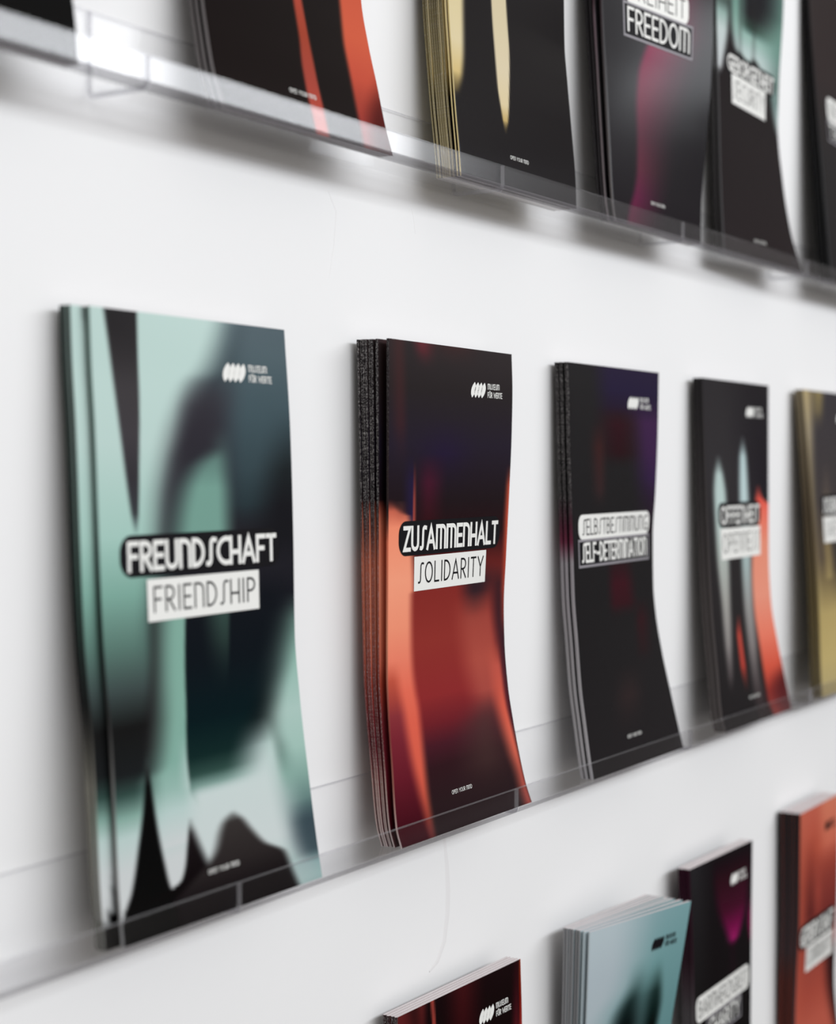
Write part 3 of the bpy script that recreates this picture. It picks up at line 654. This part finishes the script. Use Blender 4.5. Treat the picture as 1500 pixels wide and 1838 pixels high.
def fast_mesh(name, V, F, mat, sm, C=None):
    me = bpy.data.meshes.new(name)
    nF = len(F)
    me.vertices.add(len(V))
    me.vertices.foreach_set('co', np.asarray(V, np.float32).ravel())
    me.loops.add(nF * 4)
    me.loops.foreach_set('vertex_index', np.asarray(F, np.int32).ravel())
    me.polygons.add(nF)
    me.polygons.foreach_set('loop_start', np.arange(0, nF * 4, 4, dtype=np.int32))
    me.polygons.foreach_set('use_smooth', np.asarray(sm, bool))
    if C is not None:
        at = me.attributes.new('print', 'FLOAT_COLOR', 'POINT')
        at.data.foreach_set('color', np.asarray(C, np.float32).ravel())
    me.materials.append(mat)
    me.update(calc_edges=True)
    me.validate()
    return me


def leaflet_pages(s, f0, f1, dx, nv):
    nx = 6
    a, b = f0 + (f1 - f0) * .27, f0 + (f1 - f0) * .73
    us = np.linspace(.9 * (f1 - f0) * np.mean(s.th) / s.W, .996, nx + 1)
    vv = np.linspace(.0008, .9985, nv + 1)
    U, Vv = np.meshgrid(us, vv)
    n = nx + 1
    Pa, Pb = s.pos(U, Vv, a, dx), s.pos(U, Vv, b, dx)
    N1 = n * (nv + 1)
    V = np.concatenate([Pa.reshape(-1, 3), Pb.reshape(-1, 3)])
    F = []
    for r_ in range(nv):
        for j in range(nx):
            i0 = r_ * n + j
            F.append((i0, i0 + 1, i0 + n + 1, i0 + n))
            F.append((N1 + i0, N1 + i0 + n, N1 + i0 + n + 1, N1 + i0 + 1))
        for j in (0, nx):
            i0 = r_ * n + j
            F.append((i0, i0 + n, N1 + i0 + n, N1 + i0))
    for r_ in (0, nv):
        for j in range(nx):
            i0 = r_ * n + j
            F.append((i0, i0 + 1, N1 + i0 + 1, N1 + i0))
    return V, np.array(F)


# ------------------------------------------------------------------ lettering (geometric display face drawn as strokes)


def arc(cx, cy, rx, ry, a0, a1, n=10):
    return [(cx + rx * math.cos(math.radians(a0 + (a1 - a0) * i / n)), cy + ry * math.sin(math.radians(a0 + (a1 - a0) * i / n))) for i in range(n + 1)]


GLYPH = {
    'A': (.62, [[(0, 0), (.31, 1), (.62, 0)], [(.12, .3), (.50, .3)]]),
    'B': (.48, [[(0, 0), (0, 1), (.2, 1)] + arc(.2, .76, .22, .24, 90, -90, 8) + [(0, .52)], [(.2, .52)] + arc(.2, .26, .28, .26, 90, -90, 8) + [(0, 0)]]),
    'C': (.52, [arc(.46, .5, .46, .5, 75, 285, 14)]),
    'D': (.52, [[(0, 0), (0, 1), (.1, 1)] + arc(.1, .5, .42, .5, 90, -90, 12) + [(0, 0)]]),
    'E': (.40, [[(.40, 1), (0, 1), (0, 0), (.40, 0)], [(0, .5), (.36, .5)]]),
    'F': (.40, [[(.40, 1), (0, 1), (0, 0)], [(0, .5), (.34, .5)]]),
    'G': (.58, [arc(.48, .5, .48, .5, 70, 300, 14) + [(.58, .12), (.58, .45), (.36, .45)]]),
    'H': (.50, [[(0, 0), (0, 1)], [(.5, 0), (.5, 1)], [(0, .42), (.5, .42)]]),
    'I': (.06, [[(.03, 0), (.03, 1)]]),
    'J': (.30, [[(.30, 1), (.30, .25)] + arc(.1, .25, .2, .25, 0, -100, 6)]),
    'K': (.48, [[(0, 0), (0, 1)], [(.46, 1), (0, .45)], [(.14, .6), (.48, 0)]]),
    'L': (.38, [[(0, 1), (0, 0), (.38, 0)]]),
    'M': (.74, [[(0, 0), (0, 1), (.5, 1)] + arc(.5, .76, .24, .24, 90, 0, 6) + [(.74, 0)], [(.37, 0), (.37, 1)]]),
    'N': (.48, [[(0, 0), (0, 1), (.2, 1)] + arc(.2, .72, .28, .28, 90, 0, 6) + [(.48, 0)]]),
    'O': (.64, [arc(.32, .5, .32, .5, 90, 450, 20)]),
    'P': (.44, [[(0, 0), (0, 1), (.18, 1)] + arc(.18, .73, .26, .27, 90, -90, 8) + [(0, .46)]]),
    'R': (.46, [[(0, 0), (0, 1), (.18, 1)] + arc(.18, .73, .26, .27, 90, -90, 8) + [(0, .46)], [(.16, .46), (.46, 0)]]),
    'S': (.41, [[(.46, .97)] + arc(.36, .82, .13, .17, 70, 180, 6) + [(.21, .2)] + arc(.08, .18, .13, .17, 0, -110, 6)]),
    'T': (.46, [[(0, 1), (.46, 1)], [(.23, 0), (.23, 1)]]),
    'U': (.50, [[(0, 1), (0, .28)] + arc(.25, .28, .25, .28, 180, 360, 10) + [(.5, 1)]]),
    'V': (.58, [[(0, 1), (.29, 0), (.58, 1)]]),
    'W': (.80, [[(0, 1), (.2, 0), (.4, .8), (.6, 0), (.8, 1)]]),
    'Y': (.52, [[(0, 1), (.26, .48), (.52, 1)], [(.26, .48), (.26, 0)]]),
    'Z': (.46, [[(0, 1), (.46, 1), (0, 0), (.46, 0)]]),
    '-': (.30, [[(0, .42), (.30, .42)]]),
    ' ': (.22, []),
}
GLYPH['~'] = (.50, GLYPH['U'][1] + [[(.12, 1.12), (.12, 1.26)], [(.38, 1.12), (.38, 1.26)]])   # U with two dots


def strokes_mesh(lines, t):
    """flat strips in millimetres for a list of polylines, mitred joins"""
    V, F = [], []
    for pl in lines:
        P = [np.array(pl[0], float)]
        for q in pl[1:]:
            q = np.array(q, float)
            d = np.linalg.norm(q - P[-1])
            if d < 1e-6:
                continue
            k = max(1, int(math.ceil(d / 2.0)))
            a = P[-1]
            for i in range(1, k + 1):
                P.append(a + (q - a) * i / k)
        P = np.array(P)
        if len(P) < 2:
            continue
        D = np.diff(P, axis=0)
        D /= np.linalg.norm(D, axis=1)[:, None]
        closed = np.linalg.norm(P[0] - P[-1]) < 1e-4
        base = len(V)
        for i in range(len(P)):
            d0 = D[i - 1] if i > 0 else (D[-1] if closed else D[0])
            d1 = D[i] if i < len(D) else (D[0] if closed else D[-1])
            n0 = np.array([-d0[1], d0[0]])
            n1 = np.array([-d1[1], d1[0]])
            m = n0 + n1
            L = np.linalg.norm(m)
            m = n1 if L < .3 else m / L
            sc = 1 / max(.45, float(m @ n1))
            p = P[i].copy()
            if not closed:
                if i == 0:
                    p = p - d1 * t * .5
                if i == len(P) - 1:
                    p = p + d0 * t * .5
            V += [p + m * sc * t / 2, p - m * sc * t / 2]
        for i in range(len(P) - 1):
            F.append((base + 2 * i, base + 2 * i + 1, base + 2 * i + 3, base + 2 * i + 2))
    return np.array(V), np.array(F)


def text_lines(txt, x0, x1, y0, y1, gap=.2):
    cap = y1 - y0
    adv, x = [], 0.0
    for ch in txt:
        wd, st = GLYPH[ch]
        adv.append((x, st))
        x += wd + gap
    tot = x - gap
    sx = (x1 - x0) / tot
    return [[(x0 + (ox + px) * sx, y0 + py * cap) for px, py in pl] for ox, st in adv for pl in st]


def on_cover(s, name, V2, F, mat, parent, lift, orig):
    V2 = np.asarray(V2, float)
    u, v = V2[:, 0] / (s.W * 1000), V2[:, 1] / 210
    P = s.pos(u, v, 0.0, 0.0, lift) - orig
    me = fast_mesh(name, P, F, mat, np.ones(len(F), bool))
    return link(name, me, parent)


def text_on(s, name, txt, u0, u1, v0, v1, t, mat, parent, orig, lift=.00022, gap=.2):
    W = s.W * 1000
    V, F = strokes_mesh(text_lines(txt, u0 * W + t * .5, u1 * W - t * .5, v0 * 210 + t * .5, v1 * 210 - t * .5, gap), t)
    return on_cover(s, name, V, F, mat, parent, lift, orig)


def plate_on(s, name, u0, u1, v0, v1, rad, mat, parent, orig, lift=.0001, tilt=0.0):
    W = s.W * 1000
    x0, x1, y0, y1 = u0 * W, u1 * W, v0 * 210, v1 * 210
    hh = (y1 - y0) / 2
    rad = min(rad, hh)
    e = rad * (1 - np.cos(np.linspace(0, math.pi / 2, 9))) if rad > .05 else np.array([0.0])
    xs = np.concatenate([x0 + e, np.linspace(x0 + max(rad, 0), x1 - max(rad, 0), 24)[1:-1], (x1 - e)[::-1]])
    ny = 6
    V, F = [], []
    for x in xs:
        dxe = min(x - x0, x1 - x)
        ins = 0 if dxe >= rad else rad - math.sqrt(max(0, rad * rad - (rad - dxe) ** 2))
        h = hh - ins
        for j in range(ny + 1):
            V.append((x, (y0 + y1) / 2 + h * (2 * j / ny - 1)))
    for i in range(len(xs) - 1):
        for j in range(ny):
            a = i * (ny + 1) + j
            F.append((a, a + ny + 1, a + ny + 2, a + 1))
    return on_cover(s, name, V, np.array(F), mat, parent, lift, orig)


def frame_on(s, name, u0, u1, v0, v1, t, mat, parent, orig):
    W = s.W * 1000
    x0, x1, y0, y1 = u0 * W + t / 2, u1 * W - t / 2, v0 * 210 + t / 2, v1 * 210 - t / 2
    V, F = strokes_mesh([[(x0, y0), (x1, y0), (x1, y1), (x0, y1), (x0, y0)]], t)
    return on_cover(s, name, V, F, mat, parent, .00016, orig)


def logo_on(s, mat, parent, orig):
    W = s.W * 1000
    V, F = [], []
    x0, x1, y0, y1 = .628 * W, .765 * W, .897 * 210, .930 * 210
    n = 9
    pitch = (x1 - x0) / 4.9
    for i in range(4):
        cx = x0 + pitch * (.95 + i)
        for j in range(n):
            t = -1 + 2 * j / (n - 1)
            hw = pitch * .62 * (1 - abs(t) ** 2.2) + .12
            xc = cx + t * pitch * .42
            y = (y0 + y1) / 2 + t * (y1 - y0) / 2
            V += [(xc - hw, y), (xc, y), (xc + hw, y)]
        b = i * 3 * n
        for j in range(n - 1):
            for q in (0, 1):
                F.append((b + 3 * j + q, b + 3 * j + q + 1, b + 3 * j + 4 + q, b + 3 * j + 3 + q))
    on_cover(s, 'logo_mark', V, np.array(F), mat, parent, .0001, orig)
    text_on(s, 'logo_lettering', 'MUSEUM', .776, .880, .9165, .9290, .36, mat, parent, orig, .0001)
    text_on(s, 'logo_lettering', 'F~R WERTE', .776, .905, .8985, .9110, .36, mat, parent, orig, .0001)


# ------------------------------------------------------------------ the stacks
K = '161416'
STACKS = {
    'B1': dict(th=(9, 6, 8, 8), res=(150, 300), leaves=[(0, .17), (.30, .46), (.52, .70), (.74, .93)], dx=[0, -6.2, -6.4, -5.6],
        desc='teal and black FRIENDSHIP leaflets', front='teal and black leaflet titled FREUNDSCHAFT FRIENDSHIP, front of its stack', behind='teal leaflet tucked behind the FREUNDSCHAFT FRIENDSHIP front leaflet',
        spine=[[(0, '8a8a8a', 0), (.25, '6a6a68', 0), (.36, '2c2c2c', 0), (.5, '1f2b29', 0), (.7, '5b6f6a', 0), (1, '6d7f7a', 0)], [(0, '6a6a66', 0), (.25, '77756c', 0), (.38, '181818', 0), (.55, '1d2422', 0), (1, '3b4441', 0)]],
        title=('FREUNDSCHAFT', (.092, .915, .571, .639), 'FRIENDSHIP', (.213, .792, .497, .566), 'dark')),
    'B2': dict(th=(16, 11, 10, 10), res=(130, 280), leaves=[(0, .085), (.33, .41)] + [(.50 + i * .083, .50 + i * .083 + .0755) for i in range(6)], dx=[0, -.3],
        desc='black and red SOLIDARITY leaflets', front='black and red leaflet titled ZUSAMMENHALT SOLIDARITY, front of its stack', behind='red and black leaflet standing behind the ZUSAMMENHALT SOLIDARITY front leaflet',
        spine=[[(0, 'b5a8a6', 0), (.12, '8a5a50', 0), (.22, '7a3a36', 0), (.4, 'c07a60', 0), (.6, 'c86a50', 0), (.66, '2a2020', 0), (1, '201c1e', .3)], [(0, 'aa9c9a', .3), (.13, '9a7a74', .5), (.2, '5c2c2e', .6), (.3, '6e3432', .5), (.42, '8a4638', .45), (.56, '96503e', .4), (.62, '4a2a28', .4), (.68, '1c191b', .7), (1, '1e1b1d', 1)]],
        title=('ZUSAMMENHALT', (.077, .925, .570, .640), 'SOLIDARITY', (.198, .806, .497, .567), 'dark')),
    'B3': dict(th=(8.5, 5, 8, 8), res=(80, 180), leaves=[(0, .26), (.36, .60), (.66, .92)], dx=[0, -.2, .1],
        desc='black and purple SELF-DETERMINATION leaflets', front='black and purple leaflet titled SELBSTBESTIMMUNG SELF-DETERMINATION, front of its stack', behind='dark leaflet behind the SELBSTBESTIMMUNG SELF-DETERMINATION front leaflet',
        spine=[[(0, '9a989a', 0), (.3, '8f8c8e', 0), (.52, '8b868a', 0), (.57, '5a2436', 0), (.62, '3c1c28', .1), (.68, '1c1a1b', .5), (1, '1b1a1b', .6)]],
        title=('SELBSTBESTIMMUNG', (.07, .937, .571, .632), 'SELF-DETERMINATION', (.063, .938, .503, .572), 'white')),
    'B4': dict(th=(7, 5, 8, 8), res=(90, 190), leaves=[(0, .26), (.34, .60), (.66, .92)], dx=[0, -.3, .2],
        desc='black leaflets with pale blades and an orange flame', front='black leaflet with pale blades and orange flame titled OFFENHEIT OPENNESS', behind='black leaflet behind the OFFENHEIT OPENNESS front leaflet',
        spine=[[(0, '55504f', 0), (.4, '4c4746', 0), (1, '2a2829', 0)]],
        title=('OFFENHEIT', (.165, .852, .572, .645), 'OPENNESS', (.190, .845, .480, .570), 'dark')),
    'B5': dict(th=(7, 5, 9, 9), res=(60, 150), leaves=[(0, .26), (.34, .60), (.66, .92)], dx=[0, -.3, .2],
        desc='gold and black leaflets on the middle row', front='gold and dark grey leaflet titled SICHERHEIT SAFETY, front of its stack', behind='gold leaflet behind the SICHERHEIT SAFETY front leaflet',
        spine=[[(0, '5d5440', 0), (.3, '5a4f36', 0), (.6, '54493a', 0), (1, '7a705c', 0)]],
        title=('SICHERHEIT', (.205, .795, .585, .655), 'SAFETY', (.225, .775, .497, .582), 'dark')),
    'T0': dict(th=(6, 6, 6, 6), res=(20, 80), leaves=[(0, .3), (.5, .9)],
        desc='plain black leaflets', front='plain black leaflet, front of the stack at the free end of the upper row', behind='black leaflet behind the plain black front leaflet',
        spine=[[(0, '1a1a1a', 0), (1, '1a1a1a', 0)]], tagline=False, logo=False),
    'T1': dict(th=(6, 5, 7, 7), res=(100, 200), leaves=[(0, .24), (.36, .58), (.70, .94)], dx=[0, -.4, -.2],
        desc='black leaflets with red stripes', front='black leaflet with two red stripes on the upper row, front of its stack', behind='black leaflet behind the front leaflet with two red stripes',
        spine=[[(0, '6e6a6a', 0), (.25, '5b5757', 0), (.6, '1d1a1a', 0), (1, '1d1a1a', 0)]]),
    'T2': dict(th=(16, 14, 13, 13), res=(100, 200), leaves=[(0, .06), (.10, .16)] + [(.27 + i * .098, .27 + i * .098 + .0965) for i in range(6)] + [(.90, .97)], dx=[0, -.3],
        desc='black and gold leaflets', front='black leaflet with pale gold blades on the upper row, front of its stack', behind='gold-edged leaflet behind the black front leaflet with pale gold blades',
        spine=[[(0, 'b9a878', 0), (.4, 'c6b480', 0), (1, 'c6b480', 0)], [(0, 'b9a878', .1), (.4, 'c6b480', .1), (1, 'c6b480', 0)], [(0, '968a68', .3), (.2, '857a58', .35), (.36, '6e6446', .3), (.42, '453f34', .6), (.5, '8a7d50', .2), (1, '8f8048', .2)]]),
    'T3': dict(th=(12, 20, 9, 9), res=(90, 190), leaves=[(0, .16), (.36, .5), (.56, .72), (.78, .94)], dx=[0, -.6, -.3, .2],
        desc='black and magenta FREEDOM leaflets', front='bowed black and magenta leaflet titled FREIHEIT FREEDOM, front of its stack', behind='dark leaflet behind the FREIHEIT FREEDOM front leaflet',
        spine=[[(0, '55504f', 0), (.4, '3c3839', 0), (.55, '2b2023', 0), (1, '1b191a', 0)], [(0, '6a6264', 0), (.3, '5e5557', 0), (.5, '5a4a50', 0), (.56, '2a181c', 0), (1, '1b191a', 0)], [(0, '2a2628', 0), (1, '171516', 0)]],
        title=('FREIHEIT', (.20, .762, .556, .632), 'FREEDOM', (.178, .806, .470, .558), 'white')),
    'T4': dict(th=(6, 5, 6, 8), res=(80, 180), leaves=[(0, .3), (.42, .68), (.72, .94)], dx=[0, -.4, .1],
        desc='black and teal leaflets on the upper row', front='black and pale teal leaflet titled GEBORGENHEIT SECURITY, front of its stack', behind='black leaflet behind the GEBORGENHEIT SECURITY front leaflet',
        spine=[[(0, '2a2828', 0), (.5, '3a3838', 0), (1, '1c1b1b', 0)]],
        title=('GEBORGENHEIT', (.115, .915, .545, .612), 'SECURITY', (.21, .765, .462, .549), 'dark')),
    'T5': dict(th=(6, 6, 10, 9), res=(40, 100), leaves=[(0, .22), (.34, .56), (.64, .92)], dx=[0, -.4, .1],
        desc='brown-black leaflets on the upper row', front='brown-black leaflet titled VERTRAUEN TRUST, front of its stack', behind='black leaflet behind the VERTRAUEN TRUST front leaflet',
        spine=[[(0, '111111', 0), (1, '141313', 0)]],
        title=('VERTRAUEN', (.215, .785, .555, .635), 'TRUST', (.20, .80, .485, .556), 'white')),
    'D1': dict(th=(8, 8, 9, 9), res=(80, 160), leaves=[(0, .22), (.225, .46), (.465, .70), (.705, .95)], dx=[0, .2, -.2, .1],
        desc='dark red leaflets on the lowest row', front='dark red striped leaflet on the lowest row, front of its stack', behind='dark red leaflet behind the striped front leaflet of the lowest row',
        spine=[[(0, '33191b', .3), (1, '2c1a1c', .7)]]),
    'D2': dict(th=(16, 28, 12, 12), res=(80, 160), leaves=[(0, .06), (.17, .24), (.33, .40), (.44, .51), (.57, .64), (.66, .74), (.76, .84), (.86, .95)], dx=[0, -.4, -.2, .2, 0, .1, -.1, .1],
        desc='turquoise leaflets fanning open', front='pale turquoise leaflet bending outward, front of the fanned stack', behind='pale turquoise leaflet inside the fanned stack',
        spine=[[(0, '9aa4a8', 0), (1, 'a8b2b6', 0)], [(0, '9aa4a8', 0), (1, 'a8b6ba', 0)], [(0, '828284', 0), (1, '868688', 0)]], ink='black'),
    'D3': dict(th=(8, 8, 9, 9), res=(70, 150), leaves=[(0, .22), (.225, .46), (.465, .70), (.705, .95)], dx=[0, .2, -.2, .1],
        desc='black and magenta leaflets on the lowest row', front='black leaflet with magenta tips titled BARMHERZIGKEIT CHARITY, front of its stack', behind='black leaflet behind the BARMHERZIGKEIT CHARITY front leaflet',
        spine=[[(0, '5a585a', 0), (.6, '4c484a', 0), (.75, '2c1a22', 0), (1, '2a0e1c', 0)]],
        title=('BARMHERZIGKEIT', (.03, .955, .566, .638), 'CHARITY', (.20, .81, .496, .564), 'white')),
    'D4': dict(th=(16, 14, 12, 12), res=(70, 150), leaves=[(0, .13), (.15, .30), (.304, .46), (.48, .62), (.624, .78), (.784, .95)], dx=[0, .2, -.2, .1],
        desc='orange-red leaflets on the lowest row', front='orange-red leaflet titled GEMEINSCHAFT COMMUNITY, front of its stack', behind='orange-red leaflet with dark spine behind the GEMEINSCHAFT COMMUNITY front leaflet',
        spine=[[(0, '5a4448', 0), (.4, '4a3a3c', 0), (.6, '393334', 0), (1, '242122', 0)], [(0, '4a2420', 0), (.45, '4a2a26', 0), (.55, '3a3234', 0), (1, '262324', 0)]],
        title=('GEMEINSCHAFT', (.02, .925, .548, .632), 'COMMUNITY', (.215, .905, .464, .549), 'dark'), ink='black'),
}


def even(n, a, b, fill=.86):
    h = (b - a) / n
    return [(a + i * h, a + (i + fill) * h) for i in range(n)]


def build_stack(k, d):
    s = Surf(k, d['th'])
    desc = d['desc']
    group = 'stack of ' + desc
    rnd = random.Random(k)
    for i, (f0, f1) in enumerate(d['leaves']):
        front = i == 0
        dx = d['dx'][i] / 1000 if i < len(d.get('dx', [])) else rnd.uniform(-.0007, .0004)
        orig = np.array([s.x0 + s.W / 2 + dx, -float(s.depth(.5, 0.0, (f0 + f1) / 2)), s.z0])
        e = bpy.data.objects.new('leaflet', None)
        COL.objects.link(e)
        e.empty_display_size = .02
        e.location = (orig[0], orig[1], orig[2] + Z0)
        nu, nv = d['res'] if front else (14, 60)
        if front:
            nm = d['front']
        else:
            nm = '%s in line, %s' % (('second', 'third', 'fourth', 'fifth', 'sixth', 'seventh', 'eighth', 'ninth')[i - 1], d['behind'])
        tag(e, nm, 'leaflet', group)
        V, C, F, sm = leaflet_cover(k, s, f0, f1, dx, nu, nv, d['spine'][min(i, len(d['spine']) - 1)])
        c = link('cover', fast_mesh('cover', V - orig, F, M_PRINT, sm, C), e)
        V, F = leaflet_pages(s, f0, f1, dx, 30)
        link('pages', fast_mesh('pages', V - orig, F, M_PAGES, np.zeros(len(F), bool)), e)
        if not front:
            continue
        ink = M_BLACK if d.get('ink') == 'black' else M_WHITE
        if d.get('logo', True):
            logo_on(s, ink, c, orig)
        if d.get('tagline', True):
            text_on(s, 'tagline', 'OPEN YOUR MIND', .412, .570, .0680, .0765, .2, ink, c, orig, .0001)
        if 'title' in d:
            t1, p1, t2, p2, style = d['title']
            h1, h2 = p1[3] - p1[2], p2[3] - p2[2]
            if style == 'dark':
                plate_on(s, 'title_panel', *p1, 6.0, M_BLACK, c, orig)
                text_on(s, 'title_lettering', t1, p1[0] + .033, p1[1] - .02, p1[2] + .12 * h1, p1[3] - .14 * h1, 1.75, M_WHITE, c, orig)
                plate_on(s, 'subtitle_panel', *p2, 0.0, M_WHITE, c, orig, .00013)
                text_on(s, 'subtitle_lettering', t2, p2[0] + .028, p2[1] - .022, p2[2] + .2 * h2, p2[3] - .17 * h2, .85, M_BLACK, c, orig, gap=.24)
            else:
                plate_on(s, 'title_panel', *p1, 5.0, M_WHITE, c, orig, .00013)
                text_on(s, 'title_lettering', t1, p1[0] + .04, p1[1] - .03, p1[2] + .17 * h1, p1[3] - .17 * h1, .8, M_BLACK, c, orig)
                plate_on(s, 'subtitle_panel', *p2, 0.0, M_BLACK, c, orig)
                frame_on(s, 'subtitle_frame', *p2, 1.25, M_GREYINK, c, orig)
                text_on(s, 'subtitle_lettering', t2, p2[0] + .035, p2[1] - .03, p2[2] + .16 * h2, p2[3] - .12 * h2, 1.5, M_WHITE, c, orig)


for k, d in STACKS.items():
    build_stack(k, d)
